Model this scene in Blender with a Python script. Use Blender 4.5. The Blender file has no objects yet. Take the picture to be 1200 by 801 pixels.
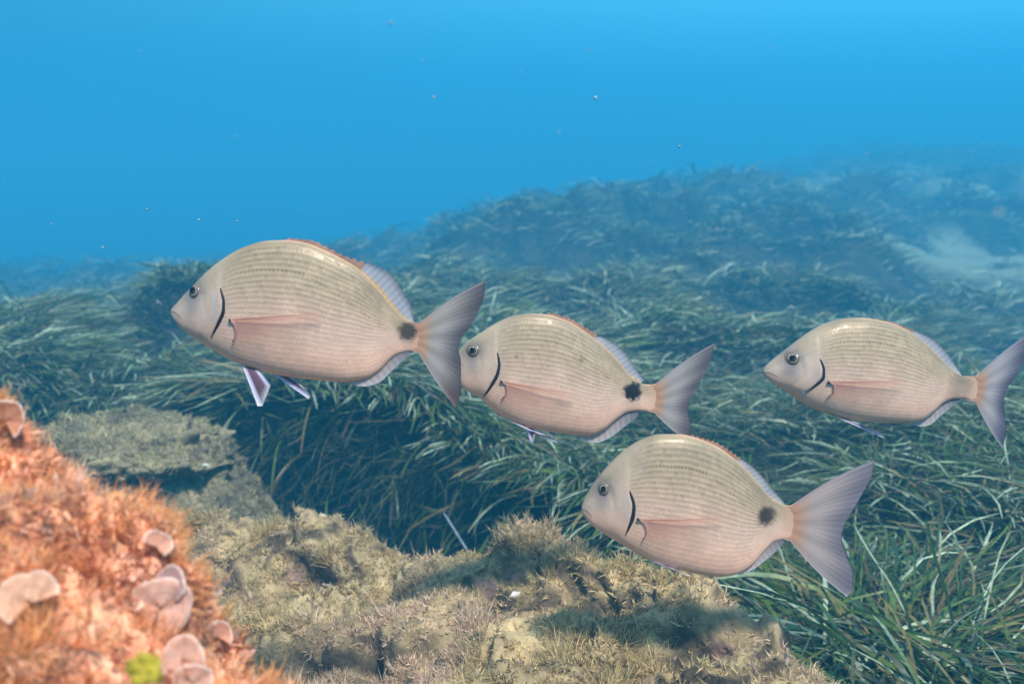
import bpy, math
import numpy as np
from mathutils import Vector, Matrix

# ------------------------------------------------------------------ camera, world, sun, exposure
S = bpy.context.scene
R = math.radians
PITCH = R(7.5)
FPX = 1152.0                      # focal length in pixels of the 1200 px wide photograph
cam = bpy.data.cameras.new('camera')
camo = bpy.data.objects.new('camera', cam)
S.collection.objects.link(camo)
cam.sensor_width = 36.0
cam.lens = 36.0 * FPX / 1200.0
cam.clip_start = 0.02
cam.clip_end = 500.0
camo.location = (0, 0, 0)
camo.rotation_euler = (R(90) - PITCH, 0, 0)
cam.dof.use_dof = True
cam.dof.focus_distance = 1.02
cam.dof.aperture_fstop = 7.2
S.camera = camo

SUN_EL, SUN_AZ = R(56), R(152)     # azimuth measured clockwise from +Y (the view direction)
SUND = Vector((math.sin(SUN_AZ) * math.cos(SUN_EL), math.cos(SUN_AZ) * math.cos(SUN_EL), math.sin(SUN_EL)))

W = bpy.data.worlds.new('World')
S.world = W
W.use_nodes = True
nt = W.node_tree
nt.nodes.clear()
def wn(t, **k):
    n = nt.nodes.new(t)
    for a, b in k.items(): setattr(n, a, b)
    return n
tc = wn('ShaderNodeTexCoord')
sep = wn('ShaderNodeSeparateXYZ')
nt.links.new(tc.outputs['Generated'], sep.inputs[0])
ramp = wn('ShaderNodeValToRGB')                       # open water, paler towards the surface
mr = wn('ShaderNodeMapRange'); mr.inputs['From Min'].default_value = -1; mr.inputs['From Max'].default_value = 1
nt.links.new(sep.outputs['Z'], mr.inputs['Value'])
nt.links.new(mr.outputs['Result'], ramp.inputs['Fac'])
el = ramp.color_ramp.elements
el[0].position = 0.0; el[0].color = (.006, .05, .11, 1)
el[1].position = 1.0; el[1].color = (.42, .60, .70, 1)
for p, c in ((.42, (.004, .05, .10)), (.50, (.005, .13, .30)), (.535, (.008, .21, .47)), (.565, (.022, .34, .69)), (.61, (.11, .62, .98)), (.75, (.17, .50, .72))):
    e = el.new(p); e.color = (*c, 1)
side = wn('ShaderNodeMapRange'); side.inputs['From Min'].default_value = -.5; side.inputs['From Max'].default_value = .5
side.inputs['To Min'].default_value = .55; side.inputs['To Max'].default_value = 1.5
nt.links.new(sep.outputs['X'], side.inputs['Value'])
vm = wn('ShaderNodeVectorMath', operation='SCALE')
nt.links.new(ramp.outputs['Color'], vm.inputs[0]); nt.links.new(side.outputs['Result'], vm.inputs['Scale'])
sky = wn('ShaderNodeTexSky', sky_type='NISHITA')
sky.sun_disc = False; sky.sun_elevation = SUN_EL; sky.sun_rotation = SUN_AZ
bg1 = wn('ShaderNodeBackground'); bg2 = wn('ShaderNodeBackground')
nt.links.new(vm.outputs[0], bg1.inputs['Color']); bg1.inputs['Strength'].default_value = .88
nt.links.new(sky.outputs[0], bg2.inputs['Color']); bg2.inputs['Strength'].default_value = .06
add = wn('ShaderNodeAddShader')
win = wn('ShaderNodeMapRange', interpolation_type='SMOOTHSTEP')   # the round window to the sky overhead
win.inputs['From Min'].default_value = .5; win.inputs['From Max'].default_value = .85
nt.links.new(sep.outputs['Z'], win.inputs['Value'])
bgm = wn('ShaderNodeMixShader')
nt.links.new(bg1.outputs[0], add.inputs[0]); nt.links.new(bg2.outputs[0], add.inputs[1])
nt.links.new(win.outputs[0], bgm.inputs[0]); nt.links.new(bg1.outputs[0], bgm.inputs[1]); nt.links.new(add.outputs[0], bgm.inputs[2])
wo = wn('ShaderNodeOutputWorld'); nt.links.new(bgm.outputs[0], wo.inputs['Surface'])

sl = bpy.data.lights.new('sun', 'SUN')
sl.energy = 5.0; sl.angle = R(7.0); sl.color = (1.0, .95, .86)
so = bpy.data.objects.new('sun', sl); S.collection.objects.link(so)
so.rotation_euler = (-SUND).to_track_quat('-Z', 'Y').to_euler()

S.view_settings.view_transform = 'Standard'
S.view_settings.look = 'None'
S.view_settings.exposure = 0.56
S.view_settings.gamma = 1.0
S.render.engine = 'CYCLES'
cy = S.cycles
cy.use_denoising = True
cy.use_adaptive_sampling = True; cy.adaptive_threshold = .02
cy.max_bounces = 5; cy.diffuse_bounces = 2; cy.glossy_bounces = 2; cy.transmission_bounces = 3
cy.volume_bounces = 1; cy.transparent_max_bounces = 8
cy.sample_clamp_indirect = 4.0

# ------------------------------------------------------------------ helpers
rng = np.random.default_rng(7)
C = S.collection
CR, CF, CU = np.array([1., 0, 0]), np.array([0, math.cos(PITCH), -math.sin(PITCH)]), np.array([0, math.sin(PITCH), math.cos(PITCH)])
def P(px, py, d):
    """world point at pixel (px, py) of the 1200x801 picture and depth d metres"""
    return CF * d + CR * ((px - 600) / FPX * d) + CU * (-(py - 400.5) / FPX * d)

def mesh(name, V, F, mat=None, parent=None, col=None, smooth=True, uv=None, attrs=None):
    V = np.asarray(V, np.float32); F = np.asarray(F, np.int32)
    me = bpy.data.meshes.new(name)
    me.vertices.add(len(V)); me.vertices.foreach_set('co', V.ravel())
    k = F.shape[1]
    me.loops.add(F.size); me.loops.foreach_set('vertex_index', F.ravel())
    me.polygons.add(len(F)); me.polygons.foreach_set('loop_start', np.arange(0, F.size, k, dtype=np.int32))
    me.update(calc_edges=True)
    me.polygons.foreach_set('use_smooth', np.full(len(F), smooth))
    if col is not None:
        c = np.ones((len(V), 4), np.float32); c[:, :col.shape[1]] = col
        a = me.color_attributes.new('Col', 'FLOAT_COLOR', 'POINT'); a.data.foreach_set('color', c.ravel())
    if uv is not None:
        l = me.uv_layers.new(name='UV'); l.data.foreach_set('uv', np.asarray(uv, np.float32)[F.ravel()].ravel())
    for n, v in (attrs or {}).items():
        a = me.attributes.new(n, 'FLOAT', 'POINT'); a.data.foreach_set('value', np.asarray(v, np.float32))
    me.validate()
    if mat: me.materials.append(mat)
    o = bpy.data.objects.new(name, me); C.objects.link(o)
    if parent is not None: o.parent = parent
    return o
def empty(name, loc):
    o = bpy.data.objects.new(name, None); C.objects.link(o); o.location = tuple(loc); o.empty_display_size = .05
    return o
def tag(o, label=None, cat=None, group=None, kind=None):
    if label: o['label'] = label
    if cat: o['category'] = cat
    if group: o['group'] = group
    if kind: o['kind'] = kind
    return o

def hsh(i, j, k, s):
    n = (i * 374761393 + j * 668265263 + k * 1274126177 + s * 144665) & 0xffffffff
    n = ((n ^ (n >> 13)) * 1274126177) & 0xffffffff
    n = ((n ^ (n >> 16)) * 2246822519) & 0xffffffff
    return ((n ^ (n >> 15)) & 0xffffff) / float(0xffffff)
def vnoise(p, s=0):
    p = np.asarray(p, np.float64); i = np.floor(p).astype(np.int64); f = p - i; f = f * f * (3 - 2 * f)
    r = 0
    for a in (0, 1):
        for b in (0, 1):
            for c in (0, 1):
                w = (f[:, 0] if a else 1 - f[:, 0]) * (f[:, 1] if b else 1 - f[:, 1]) * (f[:, 2] if c else 1 - f[:, 2])
                r = r + w * hsh(i[:, 0] + a, i[:, 1] + b, i[:, 2] + c, s)
    return r * 2 - 1
def fbm(p, oct=4, s=0, gain=.5):
    r = 0; a = 1; p = np.asarray(p, np.float64)
    for o in range(oct):
        r = r + a * vnoise(p * 2.03 ** o + o * 17.3, s + o); a *= gain
    return r
def sstep(a, b, x):
    t = np.clip((x - a) / (b - a), 0, 1); return t * t * (3 - 2 * t)
def mix(a, b, t):
    a = np.asarray(a, float); b = np.asarray(b, float)
    t = np.asarray(t)[..., None]
    return a * (1 - t) + b * t
def nrm(v):
    return v / np.maximum(np.linalg.norm(v, axis=-1, keepdims=True), 1e-9)
def grid_faces(nu, nv, wrap=False):
    i, j = np.meshgrid(np.arange(nu - 1), np.arange(nv if wrap else nv - 1), indexing='ij')
    a = i * nv + j; b = i * nv + (j + 1) % nv; c = (i + 1) * nv + (j + 1) % nv; d = (i + 1) * nv + j
    return np.stack([a, b, c, d], -1).reshape(-1, 4)
class RBF:
    """linear-kernel interpolation through scattered points"""
    def __init__(s, q, z, smooth=0.0):
        s.q = np.asarray(q, float); n = len(s.q)
        K = np.linalg.norm(s.q[:, None] - s.q[None], axis=-1) - smooth * np.eye(n)
        A = np.zeros((n + 1, n + 1)); A[:n, :n] = -K; A[:n, n] = 1; A[n, :n] = 1
        s.w = np.linalg.solve(A, np.append(np.asarray(z, float), 0))
    def __call__(s, q):
        q = np.asarray(q, float); out = np.empty(len(q))
        for k in range(0, len(q), 20000):
            D = np.linalg.norm(q[k:k + 20000, None] - s.q[None], axis=-1); out[k:k + 20000] = -D @ s.w[:-1] + s.w[-1]
        return out
def sdist(p, poly):
    """signed distance to an open polyline; positive on its right-hand side"""
    best = np.full(len(p), 1e9); sg = np.ones(len(p)); nn = np.zeros((len(p), 2))
    for a, b in zip(poly[:-1], poly[1:]):
        ab = b - a; t = np.clip(((p - a) @ ab) / (ab @ ab), 0, 1); q = a + t[:, None] * ab; v = p - q
        d = np.linalg.norm(v, axis=1); cr = ab[0] * v[:, 1] - ab[1] * v[:, 0]
        m = d < best - 1e-9
        best[m] = d[m]; sg[m] = np.where(cr[m] > 0, -1, 1)
        nn[m] = np.array([ab[1], -ab[0]]) / np.linalg.norm(ab)
    return best * sg, nn

# ------------------------------------------------------------------ materials
def material(name):
    m = bpy.data.materials.new(name); m.use_nodes = True; m.node_tree.nodes.clear()
    t = m.node_tree
    def N(ty, ins=None, **k):
        n = t.nodes.new(ty)
        for a, b in k.items(): setattr(n, a, b)
        for a, b in (ins or {}).items():
            if hasattr(b, 'links') or isinstance(b, bpy.types.NodeSocket): t.links.new(b, n.inputs[a])
            else: n.inputs[a].default_value = b
        return n
    return m, N
def M2(N, op, a, b=0.0):
    n = N('ShaderNodeMath', {0: a, 1: b}, operation=op); return n.outputs[0]
def scalecol(N, col, f):
    n = N('ShaderNodeVectorMath', {0: col, 'Scale': f}, operation='SCALE'); return n.outputs[0]

def leaf_material(name, rough=.45, spec=.5, trans=.25, noise=60., amt=.35):
    m, N = material(name)
    c = N('ShaderNodeAttribute', attribute_name='Col')
    tcn = N('ShaderNodeTexCoord')
    nz = N('ShaderNodeTexNoise', {'Vector': tcn.outputs['Object'], 'Scale': noise, 'Detail': 3.0})
    f = N('ShaderNodeMapRange', {'Value': nz.outputs[0], 'From Min': .3, 'From Max': .7, 'To Min': 1 - amt, 'To Max': 1 + amt})
    col = scalecol(N, c.outputs['Color'], f.outputs[0])
    b = N('ShaderNodeBsdfPrincipled', {'Base Color': col, 'Roughness': rough, 'Specular IOR Level': spec})
    tr = N('ShaderNodeBsdfTranslucent', {'Color': col})
    mx = N('ShaderNodeMixShader', {0: trans, 1: b.outputs[0], 2: tr.outputs[0]})
    N('ShaderNodeOutputMaterial', {'Surface': mx.outputs[0]})
    return m
M_leaf = leaf_material('seagrass_leaf', .42, .35, .25, 90., .35)
M_turf = leaf_material('turf_algae', .8, .2, .35, 120., .3)
M_orange = leaf_material('orange_algae', .7, .2, .5, 200., .2)

def rock_material(name, bump=.6):
    m, N = material(name)
    c = N('ShaderNodeAttribute', attribute_name='Col')
    tcn = N('ShaderNodeTexCoord')
    n1 = N('ShaderNodeTexNoise', {'Vector': tcn.outputs['Object'], 'Scale': 38., 'Detail': 6.0, 'Roughness': .65})
    n2 = N('ShaderNodeTexVoronoi', {'Vector': tcn.outputs['Object'], 'Scale': 120.})
    f = N('ShaderNodeMapRange', {'Value': n1.outputs[0], 'From Min': .3, 'From Max': .7, 'To Min': .55, 'To Max': 1.5})
    col = scalecol(N, c.outputs['Color'], f.outputs[0])
    h = M2(N, 'ADD', n1.outputs[0], M2(N, 'MULTIPLY', n2.outputs[0], .35))
    bp = N('ShaderNodeBump', {'Height': h, 'Strength': bump, 'Distance': .01})
    b = N('ShaderNodeBsdfPrincipled', {'Base Color': col, 'Roughness': .9, 'Specular IOR Level': .2, 'Normal': bp.outputs[0]})
    N('ShaderNodeOutputMaterial', {'Surface': b.outputs[0]})
    return m
M_rock = rock_material('encrusted_rock')
M_bed = rock_material('seabed_mud', .5)

# ------------------------------------------------------------------ the seabed
ctrl = [  # pixel x, pixel y of the canopy, depth
    (-300, 470, 2.6), (-300, 400, 4), (-300, 300, 9), (-300, 275, 16), (-300, 260, 35),
    (0, 440, 2.7), (0, 405, 3.2), (0, 372, 3.8), (0, 352, 7), (0, 325, 12), (0, 300, 18), (0, 266, 35), (-300, 325, 12),
    (120, 425, 2.8), (130, 380, 3.4), (100, 358, 4.2), (220, 322, 4.0), (230, 345, 3.6), (200, 330, 7), (60, 348, 7),
    (100, 322, 12), (200, 318, 11), (150, 298, 18), (300, 308, 10), (400, 302, 10), (300, 290, 18), (450, 288, 14), (400, 264, 35), (440, 325, 5.5), (520, 262, 22),
    (250, 435, 2.7), (350, 445, 2.6), (450, 460, 2.45), (560, 500, 2.3), (350, 380, 3.5), (450, 400, 3.2),
    (480, 315, 5.3), (500, 350, 4.2), (560, 278, 6), (560, 320, 4.8), (640, 235, 7), (720, 218, 7.6), (800, 214, 8.2), (860, 212, 9),
    (600, 345, 4.2), (600, 420, 3.1), (650, 262, 5.9), (700, 330, 4.4), (690, 308, 5.3), (740, 302, 5.6), (780, 292, 5.9), (730, 250, 6.4),
    (800, 300, 5.2), (850, 250, 6.6), (900, 300, 5.0), (900, 255, 6.3), (1000, 250, 7.0), (1030, 268, 6.3), (960, 225, 8.5),
    (1080, 300, 6.5), (1200, 303, 6.4), (1080, 289, 7.6), (1200, 289, 7.6), (1080, 228, 8.1), (1200, 222, 8.1), (1400, 225, 8.1), (1400, 295, 7),
    (1150, 205, 10.5), (1300, 205, 10.5), (960, 206, 10), (900, 205, 12), (940, 178, 15.5), (1000, 168, 16), (1080, 176, 16.5), (1140, 185, 17), (1300, 190, 17), (860, 215, 16), (760, 235, 16), (600, 252, 16),
    (600, 255, 35), (1000, 235, 35), (1300, 235, 35), (1500, 235, 35),
    (1100, 372, 4.8), (950, 350, 4.6), (1200, 382, 4.6), (1150, 348, 5.8), (1100, 400, 3.3), (950, 400, 3.2), (800, 400, 3.2), (700, 450, 2.8), (1200, 430, 2.9),
    (600, 490, 2.45), (700, 510, 2.35), (800, 520, 2.3), (900, 500, 2.3), (1000, 500, 2.3), (1150, 500, 2.3), (1300, 500, 2.3),
    (850, 610, 1.8), (1000, 610, 1.75), (1150, 610, 1.72), (1300, 610, 1.72), (1000, 720, 1.4), (1150, 710, 1.4), (1350, 710, 1.4),
    (1050, 810, 1.15), (1250, 810, 1.15), (1450, 810, 1.15), (-900, 470, 2.6), (-900, 300, 9), (1900, 300, 7), (1900, 700, 1.5)]
stretch = lambda d: d * max(1.0, d / 2.5) ** .45        # real distances grow faster than first guessed
cp = np.array([P(a, b, stretch(c)) for a, b, c in ctrl])
def qmap(xy):
    y = np.maximum(xy[:, 1], .8)
    return np.stack([np.arctan2(xy[:, 0], y) * 1.6, np.log(np.hypot(xy[:, 0], y))], -1)
terr = RBF(qmap(cp[:, :2]), cp[:, 2] - .085, .004)
EDGE = np.array([(-30, 4.5), (-6, 3.1), (-1.9, 2.9), (-1.06, 2.75), (-.78, 2.62), (-.58, 2.58), (-.38, 2.48), (-.17, 2.36), (0, 2.26), (.15, 2.08),
                 (.255, 1.83), (.345, 1.58), (.38, 1.28), (.42, 1.05), (.5, .6), (.7, -.6), (2, -12)])
def sand_mask(xy):
    a = np.exp(-(((xy[:, 0] - 5.9) / 2.4) ** 2 + ((xy[:, 1] - 11.0) / 1.7) ** 2) * 1.0)
    a = a + .42 * sstep(14.5, 16, xy[:, 1]) * (1 - sstep(23, 27, xy[:, 1])) * sstep(.16, .26, xy[:, 0] / np.maximum(xy[:, 1], 1))
    return sstep(.38, .52, a + .2 * fbm(np.column_stack([xy * 2.2, np.zeros(len(xy))]), 3, 41))
def tussock(xy):
    return fbm(np.column_stack([xy * 1.55, np.zeros(len(xy))]), 2, 101)
def height_top(xy):
    p3 = np.column_stack([xy, np.zeros(len(xy))])
    r = np.hypot(xy[:, 0], xy[:, 1])
    z = terr(qmap(xy))
    amp = np.clip(r / 6, .25, 1.0)
    far = np.clip((r - 3) / 5, 0, 1)
    hum = 1 - np.abs(fbm(p3 * .75, 3, 13)) * 1.7
    z = z + amp * (.08 * fbm(p3 * 1.3, 3, 11) + .05 * fbm(p3 * 3.1, 2, 12)) + far * (.20 * hum - .13) * np.clip(r / 8, .5, 2.0) * (1 - sand_mask(xy))
    ts = sstep(-.45, .45, tussock(xy)) - .62
    return z + .17 * ts * (1 - sand_mask(xy)) * np.clip((r - 1.2) / 1.5, .25, 1) + .10 * ts * far
def seabed(xy):
    """height and the horizontally shifted plan position: the bank is undercut along EDGE"""
    z = height_top(xy)
    d, n = sdist(xy, EDGE)
    wob = .05 * fbm(np.column_stack([xy * 5, np.zeros(len(xy))]), 3, 31)
    d = d + wob
    fl = -1.08 + .05 * fbm(np.column_stack([xy * 4, np.zeros(len(xy))]), 3, 21)
    t = sstep(-.03, .13, d)
    z2 = z * (1 - t) + fl * t
    sh = .24 * sstep(-.02, .13, d) * (1 - sstep(.13, .7, d))
    return z2, xy - n * sh[:, None], d
nx, ny = 320, 340
ux = np.linspace(-1, 1, nx); uy = np.linspace(-1, 1, ny)
gx = .15 + np.sinh(ux * 5.6) / np.sinh(5.6) * 45
gy = 1.7 + np.where(uy > 0, np.sinh(uy * 5.6) / np.sinh(5.6) * 70, np.sinh(uy * 4.2) / np.sinh(4.2) * 14)
GX, GY = np.meshgrid(gx, gy, indexing='ij')
XY = np.stack([GX.ravel(), GY.ravel()], -1)
Z, XY2, DD = seabed(XY)
sm = sand_mask(XY)
n0 = fbm(np.column_stack([XY * 6, Z * 6]), 3, 5)
bc = mix((.020, .022, .016), (.045, .045, .028), np.clip(.5 + n0, 0, 1))
bc = mix(bc, (.20, .25, .17), sm)
mesh_bed = mesh('seabed', np.column_stack([XY2, Z]), grid_faces(nx, ny)[:, ::-1], M_bed, col=bc)
tag(mesh_bed, 'dark muddy seabed and undercut bank under the seagrass', kind='structure')

# ------------------------------------------------------------------ blades (seagrass leaves, algae filaments)
def blades(root, t0, bend, L, Wd, nseg, col, tipcol=None, tipfrom=.5, taper=1.0, roll=None, curl=None):
    n = len(root); k = nseg + 1
    tau = np.linspace(0, 1, k)
    rd = nrm(rng.normal(size=(n, 3))) if roll is None else roll
    V = np.zeros((n, k, 2, 3)); pos = root.copy(); ds = (L / nseg)[:, None]
    for i in range(k):
        t = nrm(t0 + bend * tau[i] + (0 if curl is None else curl * math.sin(tau[i] * 5)))
        sd = nrm(np.cross(t, rd))
        w = Wd * (max(1 - tau[i] ** 2.2, .04) if taper == 1.0 else max(.12, min(1, (1 - tau[i]) * 6))) * .5
        V[:, i, 0] = pos - sd * w[:, None]; V[:, i, 1] = pos + sd * w[:, None]
        pos = pos + t * ds
    base = (np.arange(n) * k * 2)[:, None]
    i = np.arange(nseg)
    F = np.stack([base + i * 2, base + i * 2 + 1, base + i * 2 + 3, base + i * 2 + 2], -1).reshape(-1, 4)
    cc = np.repeat(col[:, None], k, 1)
    if tipcol is not None:
        m = sstep(tipfrom, 1.0, tau)[None, :, None]; cc = cc * (1 - m) + tipcol[:, None] * m
    cc = np.repeat(cc[:, :, None], 2, 2).reshape(-1, 3)
    return V.reshape(-1, 3), F, cc
def cat(parts):
    V, F, Cc, o = [], [], [], 0
    for v, f, c in parts:
        V.append(v); F.append(f + o); Cc.append(c); o += len(v)
    return np.concatenate(V), np.concatenate(F), np.concatenate(Cc)

def leaf_colors(n, pale, bright=1.0):
    g = rng.random(n)[:, None]
    green = np.array([.016, .042, .007]) * (1 - g) + np.array([.10, .16, .022]) * g
    olive = np.array([.15, .12, .04]); palec = np.array([.40, .48, .33]) * bright; brown = np.array([.11, .075, .035])
    r = rng.random(n)[:, None]
    c = np.where(r < .62, green, np.where(r < .82, olive * (.6 + g), np.where(r < .82 + pale * .75, palec * (.6 + .5 * g), brown)))
    tip = np.where(rng.random(n)[:, None] < .25, palec * (.5 + .5 * g), np.where(rng.random(n)[:, None] < .3, brown * 1.3, c * 1.15))
    return c, tip
def meadow(n, sample, nseg, Lr, Wr, pale, bright=1.0):
    xy = sample(n)
    d, nn = sdist(xy, EDGE)
    patch = tussock(xy)
    ok = (d < -.015) & (rng.random(len(xy)) > sand_mask(xy) * .97) & (rng.random(len(xy)) < .14 + sstep(-.38, .12, patch))
    xy = xy[ok]; d = d[ok]; nn = nn[ok]; patch = patch[ok]; n = len(xy)
    z = seabed(xy)[0]
    root = np.column_stack([xy, z - .01])
    near = np.exp(-np.clip(-d, 0, 9) / .22)[:, None]
    swirl = fbm(np.column_stack([xy * .8, np.zeros(n)]), 2, 91)
    nf = sstep(1.6, 4.0, np.hypot(xy[:, 0], xy[:, 1]))
    az = R(-30) * (1 - nf) + R(-16) * nf + swirl * (.6 + .9 * nf) + rng.normal(size=n) * np.where(rng.random(n) < .3, 1.7, .55 + .35 * nf)
    h = np.column_stack([np.cos(az), np.sin(az)])
    ep = .05; g0 = np.column_stack([tussock(xy + [ep, 0]) - patch, tussock(xy + [0, ep]) - patch]) / ep
    h = h - g0 * .32                       # leaves spill down the sides of each hummock
    h = nrm(nrm(h) * (1 - .65 * near) + nn * .65 * near + .15 * rng.normal(size=(n, 2)) * near)
    H = np.column_stack([h, np.zeros(n)]); Zv = np.array([0, 0, 1.0])
    up0 = (rng.uniform(.15, 1.0, n) ** 1.2)[:, None]
    t0 = nrm(H + Zv * up0)
    drop = (rng.uniform(.5, 1.25, n)[:, None] + near * rng.uniform(0, .5, n)[:, None])
    bend = H * .9 - Zv * drop * up0 * 1.35 + rng.normal(size=(n, 3)) * np.array([.45, .45, .2])
    L = rng.uniform(*Lr, n) * (1 + .35 * np.clip(patch, -1, 1)) * (1.3 - .3 * nf); Wd = rng.uniform(*Wr, n)
    c, tip = leaf_colors(n, pale, bright)
    roll = nrm(np.tile(Zv, (n, 1)) + rng.normal(size=(n, 3)) * .45)
    return blades(root, t0, bend, L, Wd, nseg, c, tip, .45, 0.0, roll, rng.normal(size=(n, 3)) * .16)
def fan(dmin, dmax, pw=1.0, wide=.72):
    def f(n):
        d = dmin + (dmax - dmin) * rng.random(n) ** pw
        return np.column_stack([rng.uniform(-wide, wide, n) * d + rng.uniform(-.3, .3, n), d])
    return f
parts = [meadow(50000, fan(.9, 3.2, .7), 5, (.06, .24), (.0026, .0052), .17, 1.2),
         meadow(66000, fan(3.0, 6.5, .8), 3, (.06, .22), (.0045, .008), .20, 1.4),  # pale leaves brightened from here outwards to paint in specular glints
         meadow(80000, fan(6.2, 14, .8), 3, (.08, .27), (.006, .011), .20, 1.5),
         meadow(42000, fan(13.5, 28, .8), 2, (.2, .5), (.014, .026), .12),
         meadow(16000, fan(27, 55, .8), 2, (.3, .6), (.03, .05), .08)]
ed = []                                   # extra growth along the lip of the bank, hanging over it
seg = np.linalg.norm(np.diff(EDGE[2:-2], axis=0), axis=1); cum = np.append(0, np.cumsum(seg))
def edge_sample(n):
    s = rng.uniform(0, cum[-1], n)
    x = np.interp(s, cum, EDGE[2:-2, 0]); y = np.interp(s, cum, EDGE[2:-2, 1])
    p = np.column_stack([x, y]); _, nn = sdist(p, EDGE)
    return p - nn * rng.uniform(.03, .2, n)[:, None]
parts.append(meadow(3000, edge_sample, 8, (.08, .22), (.0045, .008), .16))
def hang_sample(n):
    s = rng.uniform(0, cum[-1] * .8, n)
    p = np.column_stack([np.interp(s, cum, EDGE[2:-2, 0]), np.interp(s, cum, EDGE[2:-2, 1])]); _, nn = sdist(p, EDGE)
    return p - nn * rng.uniform(.0, .08, n)[:, None], nn
p_, nn_ = hang_sample(340); n_h = len(p_)
z_ = height_top(p_) - rng.uniform(.0, .28, n_h)
H_ = np.column_stack([nn_ + rng.normal(size=(n_h, 2)) * .5, rng.uniform(-.3, .5, n_h)])
c_, t_ = leaf_colors(n_h, .1)
parts.append(blades(np.column_stack([p_ + nn_ * .02, z_]), nrm(H_), np.column_stack([rng.normal(size=(n_h, 2)) * .4, rng.uniform(-3.2, -1.2, n_h)]), rng.uniform(.08, .30, n_h), rng.uniform(.004, .0075, n_h), 8, c_, t_, .45, 0.0))
BV = np.column_stack([XY2, Z]); BF = grid_faces(nx, ny)[:, ::-1]
BF = BF[(DD[BF].min(1) > -.02) & (DD[BF].max(1) < .75) & (np.abs(BV[BF][:, :, 0]).max(1) < 1.6) & (BV[BF][:, :, 1].min(1) > .9)]
V, F, Cc = cat(parts)
o = mesh('seagrass_meadow', V, F, M_leaf, col=Cc)
tag(o, 'dense green seagrass meadow with pale tips covering the banks', 'seagrass', kind='stuff')

def tuft(px, d, n, lean, label, Lr=(.2, .38), pale=.4, spread=.07, bright=1.0, dz=0):
    """a clump of leaves one can tell apart; lean = horizontal direction the leaves trail to"""
    x = (px - 600) / FPX * d; y = d * math.cos(PITCH)
    z = seabed(np.array([[x, y]]))[0][0]
    e = empty('seagrass_clump', (x, y, z + dz))
    tag(e, label, 'seagrass', 'seagrass clumps along the bank')
    for k in range(n):
        a = lean + rng.normal() * .38
        H = np.array([math.cos(a), math.sin(a), 0]); up = rng.uniform(.15, .7)
        c, tip = leaf_colors(1, 0)
        if rng.random() < pale: c = np.array([[.40, .44, .36]]) * rng.uniform(.6, 1.0); tip = c * 1.1
        else: c = c * bright; tip = tip * bright
        L = np.array([rng.uniform(*Lr)])
        v, f, cc = blades(np.array([[rng.normal() * spread, rng.normal() * spread * .5, -.01]]), nrm(H + [0, 0, up])[None],
                          (H * .9 + [0, 0, -rng.uniform(1.5, 2.6) * up])[None], L, np.array([rng.uniform(.0034, .0058)]), 12, c, tip, .4, 0.0,
                          nrm(np.array([[0, 0, 1.0]]) + rng.normal(size=(1, 3)) * .4))
        mesh('leaf', v, f, M_leaf, e, col=cc)
    return e
tuft(268, 2.36, 18, R(-70), 'pale seagrass clump drooping over the dark hollow beside the left ledge', (.14, .28))
tuft(385, 2.2, 18, R(-60), 'seagrass clump trailing down beneath the belly of the largest fish', (.14, .27))
tuft(470, 2.12, 16, R(-40), "green seagrass clump under the largest fish's tail fin", (.12, .25), .15, bright=1.5)
tuft(575, 2.02, 22, R(-30), 'bright green fan of seagrass below the second fish', (.13, .26), .08, .06, bright=1.7)
tuft(645, 1.92, 16, R(-55), 'seagrass clump with pale hanging tips in front of the lowest fish', (.14, .27), .35)
tuft(895, 1.42, 20, R(-55), "pale seagrass clump drooping below the lowest fish's belly", (.12, .24), .5)
tuft(1010, 1.55, 20, R(-35), "long pale leaved seagrass clump just right of the lowest fish's tail", (.26, .4), .5)
tuft(1090, 1.3, 20, R(-35), 'seagrass clump nearest the bottom right corner', (.24, .38), .3)
tuft(70, 2.75, 18, R(-30), 'seagrass clump at the far left above the orange algae', (.18, .32), .25)
tuft(160, 2.68, 18, R(-35), 'seagrass clump growing behind the left ledge', (.18, .32), .3, bright=1.3)

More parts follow.
